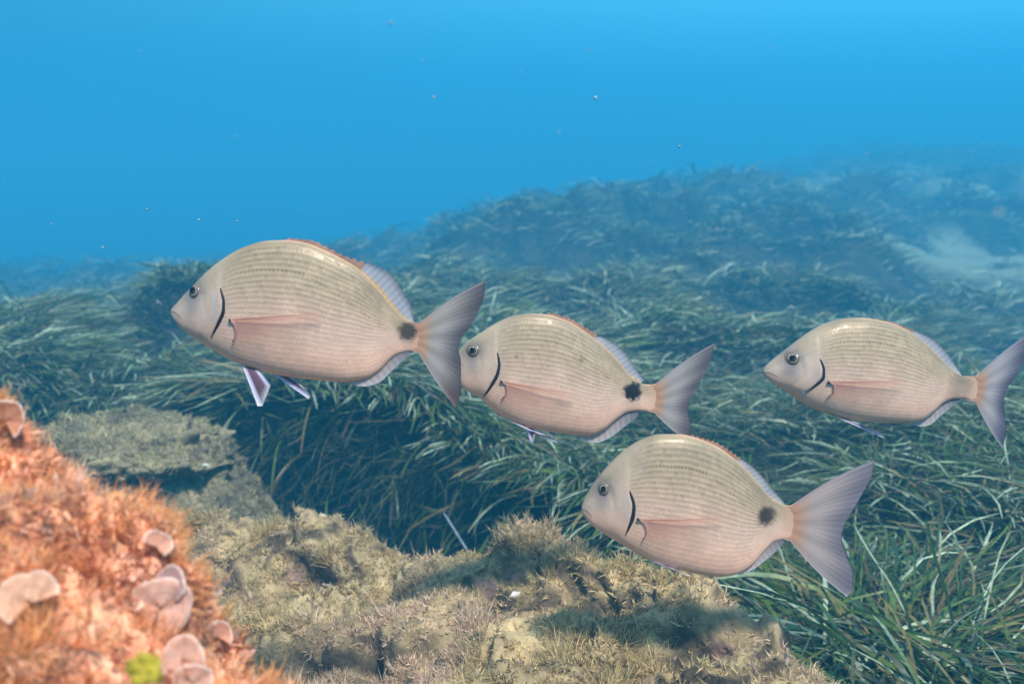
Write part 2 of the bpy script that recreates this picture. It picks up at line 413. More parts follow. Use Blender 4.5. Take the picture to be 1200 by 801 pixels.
# ------------------------------------------------------------------ surface sampling for algae
def tri_sample(V, F, n, weight):
    T = np.concatenate([F[:, :3], F[:, [0, 2, 3]]]) if F.shape[1] == 4 else F
    A, B, D = V[T[:, 0]], V[T[:, 1]], V[T[:, 2]]
    cr = np.cross(B - A, D - A); ar = np.linalg.norm(cr, axis=1) * .5; nn = nrm(cr)
    w = ar * weight((A + B + D) / 3, nn); w = np.maximum(w, 0); w = w / w.sum()
    t = rng.choice(len(T), n, p=w); a = rng.random(n); b = rng.random(n); f = a + b > 1; a[f] = 1 - a[f]; b[f] = 1 - b[f]
    p = A[t] + (B - A)[t] * a[:, None] + (D - A)[t] * b[:, None]
    return p, nn[t]
def turf(V, F, n, per, Lr, Wr, weight, palette, nseg=3, up=.6, splay=.7, pn=9., curl=0, clump=None):
    p, nn = tri_sample(V, F, n, weight)
    size = .6 + .8 * np.clip(.5 + .8 * vnoise(p * (clump or 35.), 55), 0, 1)
    p = np.repeat(p, per, 0); nn = np.repeat(nn, per, 0); size = np.repeat(size, per); m = len(p)
    p = p + rng.normal(size=(m, 3)) * .0015
    d = nrm(nn + np.array([0, 0, up]) + rng.normal(size=(m, 3)) * splay)
    bend = rng.normal(size=(m, 3)) * .6
    L = rng.uniform(*Lr, m) * size; Wd = rng.uniform(*Wr, m)
    pal = np.array(palette); kk = np.clip((vnoise(p * pn, 66) * .75 + .5 + rng.normal(size=m) * .18) * len(pal), 0, len(pal) - 1.001)
    i = kk.astype(int); fr = (kk - i)[:, None]
    c = pal[i] * (1 - fr) + pal[np.minimum(i + 1, len(pal) - 1)] * fr
    c = c * rng.uniform(.7, 1.3, m)[:, None]
    return blades(p - nn * .002, d, bend, L, Wd, nseg, c, None, .5, 1.0, None, rng.normal(size=(m, 3)) * curl if curl else None)
TAN = [(.17, .115, .06), (.48, .34, .165), (.70, .52, .27), (.60, .47, .23), (.38, .30, .15), (.64, .46, .29), (.70, .50, .36)]

# ------------------------------------------------------------------ roots and stubs on the shaded face of the bank
fnn = np.cross(BV[BF[:, 1]] - BV[BF[:, 0]], BV[BF[:, 2]] - BV[BF[:, 0]])
if fnn[:, 2].sum() < 0: BF = BF[:, ::-1]
V, F, Cc = turf(BV, BF, 4500, 4, (.03, .11), (.002, .005), lambda c, n: np.ones(len(c)), [(.09, .08, .04), (.18, .14, .07), (.09, .15, .035), (.30, .26, .17), (.14, .20, .06)], 3, -.3, .6, 7., .3)
tag(mesh('root_mat', V, F, M_leaf, mesh_bed, col=Cc), kind='stuff')

# ------------------------------------------------------------------ the turf-covered rock in the middle
rc = [(170, 604, 1.74), (230, 592, 1.68), (300, 602, 1.62), (380, 610, 1.56), (440, 622, 1.5), (500, 644, 1.44), (530, 652, 1.40), (560, 636, 1.38), (600, 628, 1.36), (640, 624, 1.33),
      (690, 632, 1.29), (720, 645, 1.26), (760, 664, 1.22), (800, 677, 1.18), (850, 698, 1.12), (900, 738, 1.05), (940, 788, .98)]
crest = np.array([P(*c) for c in rc])
ri = [(180, 650, 1.58), (230, 640, 1.56), (300, 640, 1.51), (380, 650, 1.46), (450, 660, 1.41),
      (250, 696, 1.49), (290, 700, 1.47), (350, 703, 1.43), (430, 700, 1.37),
      (250, 712, 1.40), (350, 706, 1.34), (430, 704, 1.28), (500, 690, 1.30), (520, 672, 1.36),
      (580, 662, 1.27), (640, 660, 1.23), (700, 668, 1.20), (590, 716, 1.22), (650, 722, 1.18), (700, 716, 1.17),
      (560, 722, 1.15), (640, 724, 1.12), (740, 700, 1.13), (800, 700, 1.10), (860, 725, 1.05), (730, 735, 1.07), (780, 768, 1.06), (850, 776, 1.02),
      (400, 730, 1.2), (480, 735, 1.17), (330, 735, 1.24), (340, 785, 1.2), (420, 785, 1.16), (500, 785, 1.12), (590, 745, 1.06), (600, 785, 1.04),
      (350, 806, 1.08), (450, 800, 1.04), (550, 805, .96), (650, 795, .97), (750, 803, .93), (850, 803, .93), (910, 803, .92), (250, 800, 1.2)]
inner = np.array([P(*c) for c in ri])
for i_, (a_, b_, c_) in enumerate(ri):            # the feet of the steps are hollowed out
    if (a_, b_) in {(250, 696), (290, 700), (350, 703), (430, 700), (590, 716), (650, 722), (700, 716), (780, 768), (850, 776), (340, 785), (420, 785), (500, 785), (600, 785)}: inner[i_, 2] -= .04
extra = np.array([(-.3, .5, -.46), (.0, .5, -.46), (.28, .5, -.5), (-.7, 1.0, -.55), (-.75, 1.4, -.56)])
pts = np.concatenate([crest, inner, extra])
rockz = RBF(pts[:, :2], pts[:, 2], .02)
outl = np.concatenate([np.array([(-.9, 1.62)]), crest[:, :2], np.array([(.30, .8), (.29, .45), (.1, .30), (-.4, .32), (-.8, .8), (-.92, 1.3), (-.9, 1.62)])])
na, nb = 300, 300
ax = np.linspace(-1.25, .62, na); ay = np.linspace(.02, 2.0, nb)
AX, AY = np.meshgrid(ax, ay, indexing='ij'); A = np.stack([AX.ravel(), AY.ravel()], -1)
d, nn = sdist(A, outl)
def inside(p, poly):
    r = np.zeros(len(p), bool)
    for a, b in zip(poly[:-1], poly[1:]):
        c = ((a[1] > p[:, 1]) != (b[1] > p[:, 1]))
        with np.errstate(divide='ignore', invalid='ignore'):
            xx = (b[0] - a[0]) * (p[:, 1] - a[1]) / (b[1] - a[1]) + a[0]
        r ^= c & (p[:, 0] < xx)
    return r
ins = inside(A, outl); dist = np.abs(d) * np.where(ins, -1, 1)
z = rockz(A)
z = np.where(dist > 0, z - np.minimum(dist * 2.2 + 12 * dist ** 2, 3), z)
p3 = np.column_stack([A, z])
z = z + .020 * fbm(p3 * 7, 3, 3) + .020 * np.abs(fbm(p3 * 19, 3, 8)) - .006
z = np.maximum(z, -1.3)
lump = fbm(p3 * np.array([8., 9.5, 0]), 2, 205)
z = z + .010 * sstep(-.16, .12, lump) - .010 + .010 * sstep(.0, .2, fbm(p3 * np.array([21., 23., 0]), 2, 207))
z = z - .014 * sstep(.05, .45, fbm(p3 * np.array([4.2, 6.5, 0]), 3, 61))
RV = np.column_stack([A, z])
RV = RV + .020 * np.column_stack([fbm(RV * 16, 3, 14), fbm(RV * 16, 3, 15), .4 * fbm(RV * 16, 3, 16)])
RF = grid_faces(na, nb)[:, ::-1]
keep = (RV[RF][:, :, 2].min(1) > -1.25)
RF = RF[keep]
used = np.unique(RF); remap = np.full(len(RV), -1); remap[used] = np.arange(len(used)); RV = RV[used]; RF = remap[RF]
cr = np.cross(RV[RF[:, 1]] - RV[RF[:, 0]], RV[RF[:, 3]] - RV[RF[:, 0]])
if cr[:, 2].mean() < 0: RF = RF[:, ::-1]
n1 = fbm(RV * 14, 3, 23)
rcol = mix((.065, .05, .036), (.15, .115, .075), np.clip(.5 + n1, 0, 1))
rcol = mix(rcol, (.24, .15, .13), sstep(.45, .8, fbm(RV * 30, 2, 29)))
fn = nrm(cr) * np.sign(cr[:, 2].mean()); vn = np.zeros_like(RV)
for kk_ in range(4): np.add.at(vn, RF[:, kk_], fn)
vn = nrm(vn)
rcol = mix(rcol, mix((.21, .155, .08), (.42, .315, .17), np.clip(.5 + fbm(RV * 22, 3, 25), 0, 1)), sstep(.48, .85, vn[:, 2] + .2 * n1))   # short turf on the tops only; bare steep sides kept dark as painted shade
rock = mesh('algae_covered_rock', RV, RF, M_rock, col=rcol)
tag(rock, 'broad lumpy rock overgrown with tan turf algae along the bottom middle', 'rock', 'rocks on the seabed')
def wt(c, n):
    vis = sstep(.1, .6, c[:, 1]) * (1 - .9 * sstep(.02, .3, np.abs(c[:, 0] + .15) - .62))
    return (.07 + sstep(.35, .8, n[:, 2])) * vis * sstep(-.85, -.6, c[:, 2]) * np.clip(.9 + .6 * fbm(c * 11, 2, 44), .3, 1.5)
tv = [turf(RV, RF, 30000, 7, (.004, .013), (.0010, .0022), wt, TAN, 2, .3, 1.1, 8.),
      turf(RV, RF, 3000, 9, (.014, .028), (.0008, .0014), lambda c, n: wt(c, n) * sstep(.1, .5, vnoise(c * 22, 71)), TAN[1:], 3, .7, .7, 8.),
      turf(RV, RF, 2500, 5, (.004, .009), (.003, .0055), lambda c, n: sstep(-.2, .5, n[:, 2]) * sstep(.1, .5, c[:, 1]), [(.5, .36, .3), (.42, .34, .26), (.6, .5, .42), (.35, .22, .16)], 2, .3, .9, 15.)]
V, F, Cc = cat(tv)
tag(mesh('turf_algae', V, F, M_turf, rock, col=Cc), kind='stuff')

# ------------------------------------------------------------------ boulders as displaced balls
def boulder(name, c, rad, sub, seed, amp=(.18, .08), down=2.0):
    nu, nv = sub, sub * 2
    th = np.linspace(.02, math.pi - .02, nu); ph = np.linspace(0, 2 * math.pi, nv, endpoint=False)
    T, H = np.meshgrid(th, ph, indexing='ij')
    n = np.stack([np.sin(T) * np.cos(H), np.sin(T) * np.sin(H), np.cos(T)], -1).reshape(-1, 3)
    r = 1 + amp[0] * fbm(n * 2.1 + seed, 3, seed) + amp[1] * fbm(n * 7 + seed, 3, seed + 1)
    V = n * r[:, None]
    lo = V[:, 2] < 0
    V[lo, 2] *= down; V[lo, :2] *= (1 + .22 * np.minimum(-V[lo, 2], 2))[:, None]
    V = V * np.array(rad) + np.array(c)
    F = grid_faces(nu, nv, True)
    nn = np.cross(V[F[:, 1]] - V[F[:, 0]], V[F[:, 2]] - V[F[:, 0]])
    if (nn * (V[F].mean(1) - np.array(c))).sum() < 0: F = F[:, ::-1]
    return V, F
# left ledge
V, F = boulder('x', P(150, 548, 2.2), (.25, .2, .10), 90, 5, (.2, .16), 5.5)
n1 = fbm(V * 14, 3, 23)
ledge = mesh('rock_ledge', V, F, M_rock, col=mix((.10, .09, .06), (.26, .22, .13), np.clip(.5 + n1, 0, 1)))
tag(ledge, 'low greenish rock ledge at left below the largest fish, behind the orange algae', 'rock', 'rocks on the seabed')
wl = lambda c, n: (.25 + sstep(-.1, .7, n[:, 2])) * sstep(-.95, -.6, c[:, 2]) * (n[:, 1] < .6)
OL = [(.20, .17, .09), (.34, .29, .15), (.46, .39, .22), (.52, .45, .28), (.40, .35, .19)]
V2, F2, C2 = turf(V, F, 6000, 7, (.006, .016), (.0014, .0028), wl, OL, 3, .5, .75, 8.)
tag(mesh('turf_algae', V2, F2, M_turf, ledge, col=C2), kind='stuff')

# near orange rock
OC = P(-262, 1000, .56)
V, F = boulder('x', OC, (.270, .150, .270), 150, 9, (.05, .08), 2.0)
n1 = fbm(V * 40, 3, 23)
orock = mesh('orange_algae_rock', V, F, M_rock, col=mix((.45, .16, .08), (.90, .46, .28), np.clip(.5 + n1, 0, 1)))
tag(orock, 'near rock thick with fuzzy orange algae in the bottom left corner', 'rock', 'rocks on the seabed')
def in_view(c, m=90):
    dp = c @ CF; return (np.abs(c @ CR / dp * FPX) < 600 + m) & (np.abs(c @ CU / dp * FPX) < 400 + m) & (dp > .05)
wo_ = lambda c, n: (n @ nrm(-OC + np.array([.25, 0, .25])) > -.3) * (.03 + in_view(c)) * np.clip(.7 + .8 * fbm(c * 30, 2, 47), .12, 1.5)
ORG = [(.52, .15, .06), (.92, .38, .14), (.98, .52, .22), (.98, .60, .34), (.98, .68, .50), (.98, .56, .24), (.94, .50, .32)]
tv = [turf(V, F, 12000, 6, (.005, .014), (.0006, .0013), wo_, ORG, 3, .35, .6, 22., .5, 60.),
      turf(V, F, 700, 9, (.012, .024), (.0007, .0013), lambda c, n: wo_(c, n) * sstep(.0, .5, vnoise(c * 45, 71)), [(.92, .44, .14), (.95, .52, .22), (.92, .40, .16)], 5, .8, .35, 22., .2, 60.)]
tv.append(turf(V, F, 1500, 4, (.006, .012), (.003, .0065), lambda c, n: wo_(c, n) * sstep(-.1, .4, vnoise(c * 28, 83)), [(.90, .52, .38), (.96, .66, .50), (.86, .42, .24)], 3, .2, .6, 22., .6, 60.))
V2, F2, C2 = cat(tv)
tag(mesh('filament_algae', V2, F2, M_orange, orock, col=C2), kind='stuff')
ORV = V

# ------------------------------------------------------------------ peacock-tail algae (fans) on the orange rock
def fan_alga(px, py, d, rpx, face, label, open_=R(250), cone=.35, tilt=0.0, colr=(.92, .52, .38)):
    dirv = P(px, min(py, 795), 1.0); tt = ORV @ dirv / (dirv @ dirv); off = np.linalg.norm(ORV - tt[:, None] * dirv, axis=1)
    near_ = off < .007
    if near_.any(): d = float(tt[near_].min()) - .007          # seat the fan on the rock's surface
    r0 = rpx * d / FPX
    nu, nv = 26, 40
    rr = np.linspace(.06, 1, nu); aa = np.linspace(-open_ / 2, open_ / 2, nv)
    Rr, Aa = np.meshgrid(rr, aa, indexing='ij')
    wav = .05 * np.sin(Aa * 5 + px) * Rr ** 2 + .07 * np.sin(Aa * 2 + py) + .03 * np.sin(Aa * 11 + px * 2) * Rr ** 3
    zz = cone * Rr ** 1.5 + wav - .35 * sstep(.86, 1.0, Rr) * .5
    rad = Rr * (1 + .06 * np.sin(Aa * 3 + px * .3) + .02 * np.sin(Aa * 7 + py) + .02 * np.sin(Aa * 17 + px)) - .10 * sstep(.93, 1.0, Rr)
    L = np.stack([np.sin(Aa) * rad, np.cos(Aa) * rad, zz], -1).reshape(-1, 3) * r0
    f = nrm(np.array(face, float)); u = nrm(np.cross(np.cross(f, [math.sin(tilt), 0, math.cos(tilt)]), f)); s = np.cross(u, f)
    Wm = np.stack([s, u, f])
    V1 = L @ Wm
    band = .5 + .5 * np.sin(Rr.ravel() * 34)
    c = mix(np.array(colr) * .88, np.array(colr) * 1.12, band * .6)
    c = mix(c, (.84, .62, .50), sstep(.86, .97, Rr.ravel()))
    th = -.0008 * f
    Vv = np.concatenate([V1, V1 + th]); G = grid_faces(nu, nv)
    bnd = np.concatenate([np.arange(nv), (np.arange(1, nu)) * nv + nv - 1, (nu - 1) * nv + np.arange(nv - 2, -1, -1), np.arange(nu - 2, 0, -1) * nv])
    n_ = nu * nv; sidef = np.stack([bnd, np.roll(bnd, -1), np.roll(bnd, -1) + n_, bnd + n_], -1)
    Fv = np.concatenate([G, G[:, ::-1] + n_, sidef])
    e = mesh('peacock_tail_alga', Vv, Fv, M_orange, col=np.concatenate([c, c]))
    e.location = tuple(P(px, py, d))
    # curled white rim
    k = 60; a2 = np.linspace(-open_ / 2, open_ / 2, k)
    idx = np.interp(a2, aa, np.arange(nv)); i0 = np.minimum(idx.astype(int), nv - 2); fr = (idx - i0)[:, None]
    row = V1.reshape(nu, nv, 3)[int(nu * .93)]
    path = row[i0] * (1 - fr) + row[i0 + 1] * fr
    tube(path + .0006 * f, np.full(k, .02 * r0 + .0002), 'rim', M_rim, e)
    tag(e, label, 'seaweed', 'peacock-tail algae on the orange rock')
    return e
def tube(path, rad, name, mat, parent=None, n=8, col=None):
    path = np.asarray(path, float); t = nrm(np.gradient(path, axis=0))
    ref = np.array([.3, .2, .93]); a = nrm(np.cross(t, ref)); b = np.cross(t, a)
    ph = np.linspace(0, 2 * math.pi, n, endpoint=False)
    V = path[:, None] + rad[:, None, None] * (np.cos(ph)[None, :, None] * a[:, None] + np.sin(ph)[None, :, None] * b[:, None])
    return mesh(name, V.reshape(-1, 3), grid_faces(len(path), n, True), mat, parent, col=col if col is None else np.repeat(col, n, 0))
def plain(name, c, rough=.6, spec=.4, bump=0, scale=200.):
    m, N = material(name)
    tcn = N('ShaderNodeTexCoord')
    nz = N('ShaderNodeTexNoise', {'Vector': tcn.outputs['Object'], 'Scale': scale, 'Detail': 4.0})
    f = N('ShaderNodeMapRange', {'Value': nz.outputs[0], 'From Min': .3, 'From Max': .7, 'To Min': .75, 'To Max': 1.25})
    rgb = N('ShaderNodeRGB'); rgb.outputs[0].default_value = (*c, 1)
    col = scalecol(N, rgb.outputs[0], f.outputs[0])
    bp = N('ShaderNodeBump', {'Height': nz.outputs[0], 'Strength': bump, 'Distance': .002})
    b = N('ShaderNodeBsdfPrincipled', {'Base Color': col, 'Roughness': rough, 'Specular IOR Level': spec, 'Normal': bp.outputs[0]})
    N('ShaderNodeOutputMaterial', {'Surface': b.outputs[0]})
    return m
M_rim = plain('pale_rim', (.80, .58, .48), .6)
fan_alga(188, 712, .40, 38, (.15, -1, .28), 'large pale pink fan alga facing out of the orange rock', R(352), .10, .3, (.95, .60, .48))
fan_alga(200, 684, .405, 22, (-.3, -1, .35), 'small lilac fan alga tucked behind the large pale pink fan', R(350), .12, .5, (.70, .46, .44))
fan_alga(214, 772, .385, 28, (.1, -1, .45), 'rounded pinkish fan alga beside the yellow-green alga', R(345), .15, 0, (.95, .56, .42))
fan_alga(226, 800, .375, 24, (.2, -1, .35), 'half-seen fan alga cut by the bottom edge of the photo', R(345), .15, .2, (.95, .56, .42))
fan_alga(183, 640, .42, 18, (.4, -.8, .6), 'small curled fan alga on the upper right edge of the orange rock', R(220), .5, .6)
fan_alga(34, 705, .385, 36, (.2, -.75, .8), 'broad cream fan alga curling at the left of the orange rock', R(240), .4, -.5, (.95, .60, .42))
fan_alga(6, 492, .44, 24, (.3, -1, .3), 'bright orange fan alga standing at the left edge of the photo', R(210), .5, .8, (.80, .40, .24))
fan_alga(255, 745, .41, 18, (.35, -1, .4), 'small fan alga low on the right side of the orange rock', R(230), .4, .2, (.92, .50, .36))
# yellow-green lobe alga
V, F = boulder('x', (0, 0, 0), (.0052, .005, .0056), 26, 4, (.35, .2), 1.0)
g = mesh('yellow_green_alga', V, F, plain('yellow_green_alga', (.42, .33, .03), .7, .2, .8, 260.))
g.location = tuple(P(170, 783, .37))
tag(g, 'small round yellow-green alga at the foot of the orange rock', 'seaweed')

# ------------------------------------------------------------------ small loose things
def lay_leaf(p0, p1, sag, wd, label, colr):
    t = np.linspace(0, 1, 24)[:, None]; a = P(*p0); b = P(*p1)
    path = a * (1 - t) + b * t + np.array([0, 0, 1.0]) * sag * np.sin(math.pi * t)
    tn = nrm(np.gradient(path, axis=0)); s = nrm(np.cross(tn, [0, .5, .8])) * (wd / 2) * np.clip(np.minimum(t, 1 - t) * 12, .2, 1)
    V = np.stack([path - s, path + s], 1).reshape(-1, 3)
    up = np.array([0, -.0006, .0008]); V = np.concatenate([V, V - up]); n = 48
    i = np.arange(23) * 2; top = np.stack([i, i + 1, i + 3, i + 2], -1)
    sd1 = np.stack([i, i + 2, i + 2 + n, i + n], -1); sd2 = np.stack([i + 3, i + 1, i + 1 + n, i + 3 + n], -1)
    o = mesh('seagrass_leaf', V, np.concatenate([top, top[:, ::-1] + n, sd1, sd2]), M_leaf, col=np.tile(np.array(colr), (96, 1)))
    tag(o, label, 'seagrass', 'loose seagrass leaves')
lay_leaf((160, 574, 1.74), (226, 590, 1.70), .012, .005, 'single pale seagrass leaf arched over the rock behind the orange algae', (.5, .5, .42))
lay_leaf((520, 600, 1.72), (548, 645, 1.60), .0, .006, 'thin bluish leaf slanting in the dark hollow behind the rock', (.20, .22, .25))
def shell(px, py, d, r, label, rot):
    nu, nv = 10, 14
    a = np.linspace(-1.1, 1.1, nv); rr = np.linspace(.05, 1, nu)
    Rr, Aa = np.meshgrid(rr, a, indexing='ij')
    rad = Rr * (1 + .04 * np.cos(Aa * 14))
    L = np.stack([np.sin(Aa) * rad, -.45 * np.sin(Rr * 2.4) * np.cos(Aa * .8), np.cos(Aa) * rad], -1).reshape(-1, 3) * r
    G = grid_faces(nu, nv); V = np.concatenate([L, L + np.array([0, r * .08, 0])])
    o = mesh('shell_fragment', V, np.concatenate([G, G[:, ::-1] + nu * nv]), M_rim2)
    o.location = tuple(P(px, py, d)); o.rotation_euler = rot
    tag(o, label, 'shell', 'shell fragments')
M_rim2 = plain('shell_white', (.62, .58, .52), .45, .4)
shell(378, 607, 1.55, .008, 'tiny white shell fragment on the back edge of the rock', (0, .3, .2))
shell(602, 692, 1.215, .008, 'pale oval shell fragment in the dark side of the middle mound', (.2, 2.8, .1))
shell(240, 548, 2.0, .010, 'white shell fragment at the right end of the left ledge', (0, .5, .3))

# ------------------------------------------------------------------ fish
def pchip(x, y):
    x = np.asarray(x, float); y = np.asarray(y, float); h = np.diff(x); dl = np.diff(y) / h
    m = np.zeros(len(x)); m[0] = dl[0]; m[-1] = dl[-1]
    for i in range(1, len(x) - 1):
        if dl[i - 1] * dl[i] > 0:
            w1 = 2 * h[i] + h[i - 1]; w2 = h[i] + 2 * h[i - 1]; m[i] = (w1 + w2) / (w1 / dl[i - 1] + w2 / dl[i])
    def f(q):
        q = np.clip(np.asarray(q, float), x[0], x[-1]); i = np.clip(np.searchsorted(x, q) - 1, 0, len(x) - 2)
        t = (q - x[i]) / h[i]
        return (y[i] * (1 + 2 * t) * (1 - t) ** 2 + m[i] * h[i] * t * (1 - t) ** 2 + y[i + 1] * t * t * (3 - 2 * t) + m[i + 1] * h[i] * t * t * (t - 1))
    return f
def curve_pts(p, n):
    """n points, evenly spaced, on a smooth curve through p"""
    p = np.asarray(p, float)
    if len(p) == 1: return np.repeat(p, n, 0)
    s = np.append(0, np.cumsum(np.linalg.norm(np.diff(p, axis=0), axis=1)))
    q = np.linspace(0, s[-1], n)
    if len(p) == 2: return np.column_stack([np.interp(q, s, p[:, k]) for k in (0, 1)])
    return np.column_stack([pchip(s, p[:, k])(q) for k in (0, 1)])

def fish_material():
    m, N = material('fish_skin')
    c = N('ShaderNodeAttribute', attribute_name='Col')
    uv = N('ShaderNodeUVMap', uv_map='UV'); s = N('ShaderNodeSeparateXYZ', {0: uv.outputs[0]})
    msk = N('ShaderNodeAttribute', attribute_name='mask').outputs['Fac']
    lat = N('ShaderNodeAttribute', attribute_name='lat').outputs['Fac']
    tcn = N('ShaderNodeTexCoord')
    nz = N('ShaderNodeTexNoise', {'Vector': tcn.outputs['Object'], 'Scale': 55., 'Detail': 4.0})
    nz2 = N('ShaderNodeTexNoise', {'Vector': tcn.outputs['Object'], 'Scale': 420., 'Detail': 2.0})
    vw = M2(N, 'ADD', s.outputs['Y'], M2(N, 'MULTIPLY', M2(N, 'SUBTRACT', nz.outputs[0], .5), .02))
    st = M2(N, 'SINE', M2(N, 'MULTIPLY', vw, 2 * math.pi * 25))                 # rows of scales
    row = M2(N, 'FLOOR', M2(N, 'MULTIPLY', vw, 25.0))
    cs = M2(N, 'SINE', M2(N, 'ADD', M2(N, 'MULTIPLY', s.outputs['X'], 2 * math.pi * 62), M2(N, 'MULTIPLY', row, math.pi)))
    amp = M2(N, 'MULTIPLY', msk, M2(N, 'ADD', .25, nz.outputs[0]))
    f1 = M2(N, 'MULTIPLY', M2(N, 'MULTIPLY', st, amp), .19)
    f2 = M2(N, 'MULTIPLY', M2(N, 'MULTIPLY', cs, amp), .035)
    ll = M2(N, 'LESS_THAN', M2(N, 'ABSOLUTE', lat), .0085)
    ld = M2(N, 'ADD', .5, M2(N, 'MULTIPLY', .5, M2(N, 'SINE', M2(N, 'MULTIPLY', s.outputs['X'], 2 * math.pi * 62))))
    f3 = M2(N, 'MULTIPLY', M2(N, 'MULTIPLY', ll, ld), M2(N, 'MULTIPLY', msk, .28))
    fac = M2(N, 'SUBTRACT', M2(N, 'ADD', M2(N, 'ADD', 1.0, f1), f2), f3)
    cu = M2(N, 'FLOOR', M2(N, 'ADD', M2(N, 'MULTIPLY', s.outputs['X'], 62.0), M2(N, 'MULTIPLY', row, .5)))
    cell = N('ShaderNodeCombineXYZ', {0: cu, 1: row})
    rnd = N('ShaderNodeTexWhiteNoise', {'Vector': cell.outputs[0]}).outputs['Value']            # every scale a little different
    fac = M2(N, 'ADD', fac, M2(N, 'MULTIPLY', M2(N, 'MULTIPLY', M2(N, 'SUBTRACT', rnd, .5), msk), .16))
    fac = M2(N, 'MULTIPLY', fac, M2(N, 'ADD', .86, M2(N, 'MULTIPLY', nz2.outputs[0], .28)))
    col = scalecol(N, c.outputs['Color'], fac)
    h = M2(N, 'ADD', M2(N, 'MULTIPLY', M2(N, 'ADD', st, cs), msk), M2(N, 'MULTIPLY', nz2.outputs[0], .8))
    bp = N('ShaderNodeBump', {'Height': h, 'Strength': .05, 'Distance': .0005})
    rg = M2(N, 'ADD', .34, M2(N, 'MULTIPLY', rnd, .22))
    b = N('ShaderNodeBsdfPrincipled', {'Base Color': col, 'Roughness': rg, 'Metallic': .1, 'Specular IOR Level': .3, 'Normal': bp.outputs[0]})
    N('ShaderNodeOutputMaterial', {'Surface': b.outputs[0]})
    return m
def fin_material(name, opac, trans=.35):
    m, N = material(name)
    c = N('ShaderNodeAttribute', attribute_name='Col')
    uv = N('ShaderNodeUVMap', uv_map='UV'); s = N('ShaderNodeSeparateXYZ', {0: uv.outputs[0]})
    ray = M2(N, 'SINE', M2(N, 'MULTIPLY', s.outputs['X'], 2 * math.pi))
    fine = M2(N, 'SINE', M2(N, 'MULTIPLY', s.outputs['X'], 2 * math.pi * 3))
    fac = M2(N, 'ADD', 1.0, M2(N, 'ADD', M2(N, 'MULTIPLY', ray, .07), M2(N, 'MULTIPLY', fine, .03)))
    col = scalecol(N, c.outputs['Color'], fac)
    b = N('ShaderNodeBsdfPrincipled', {'Base Color': col, 'Roughness': .4, 'Specular IOR Level': .5})
    tr = N('ShaderNodeBsdfTranslucent', {'Color': col})
    mx = N('ShaderNodeMixShader', {0: trans, 1: b.outputs[0], 2: tr.outputs[0]})
    tp = N('ShaderNodeBsdfTransparent')
    a = M2(N, 'MULTIPLY', c.outputs['Alpha'], M2(N, 'ADD', opac, M2(N, 'MULTIPLY', ray, .04)))
    m2 = N('ShaderNodeMixShader', {0: a, 1: tp.outputs[0], 2: mx.outputs[0]})
    N('ShaderNodeOutputMaterial', {'Surface': m2.outputs[0]})
    return m
M_skin = fish_material()
M_fin = fin_material('fin_membrane', .92)
def vcol_gloss(name, rough):
    m, N = material(name)
    c = N('ShaderNodeAttribute', attribute_name='Col')
    b = N('ShaderNodeBsdfPrincipled', {'Base Color': c.outputs['Color'], 'Roughness': rough, 'Specular IOR Level': .5})
    N('ShaderNodeOutputMaterial', {'Surface': b.outputs[0]}); return m
M_eye = vcol_gloss('eye_gloss', .15)
M_dark = plain('gill_membrane', (.022, .018, .022), .6, .3)

def conv(o, sc, pts):
    return np.array([(o[0] + x / sc, o[1] + y / sc) for x, y in pts], float)

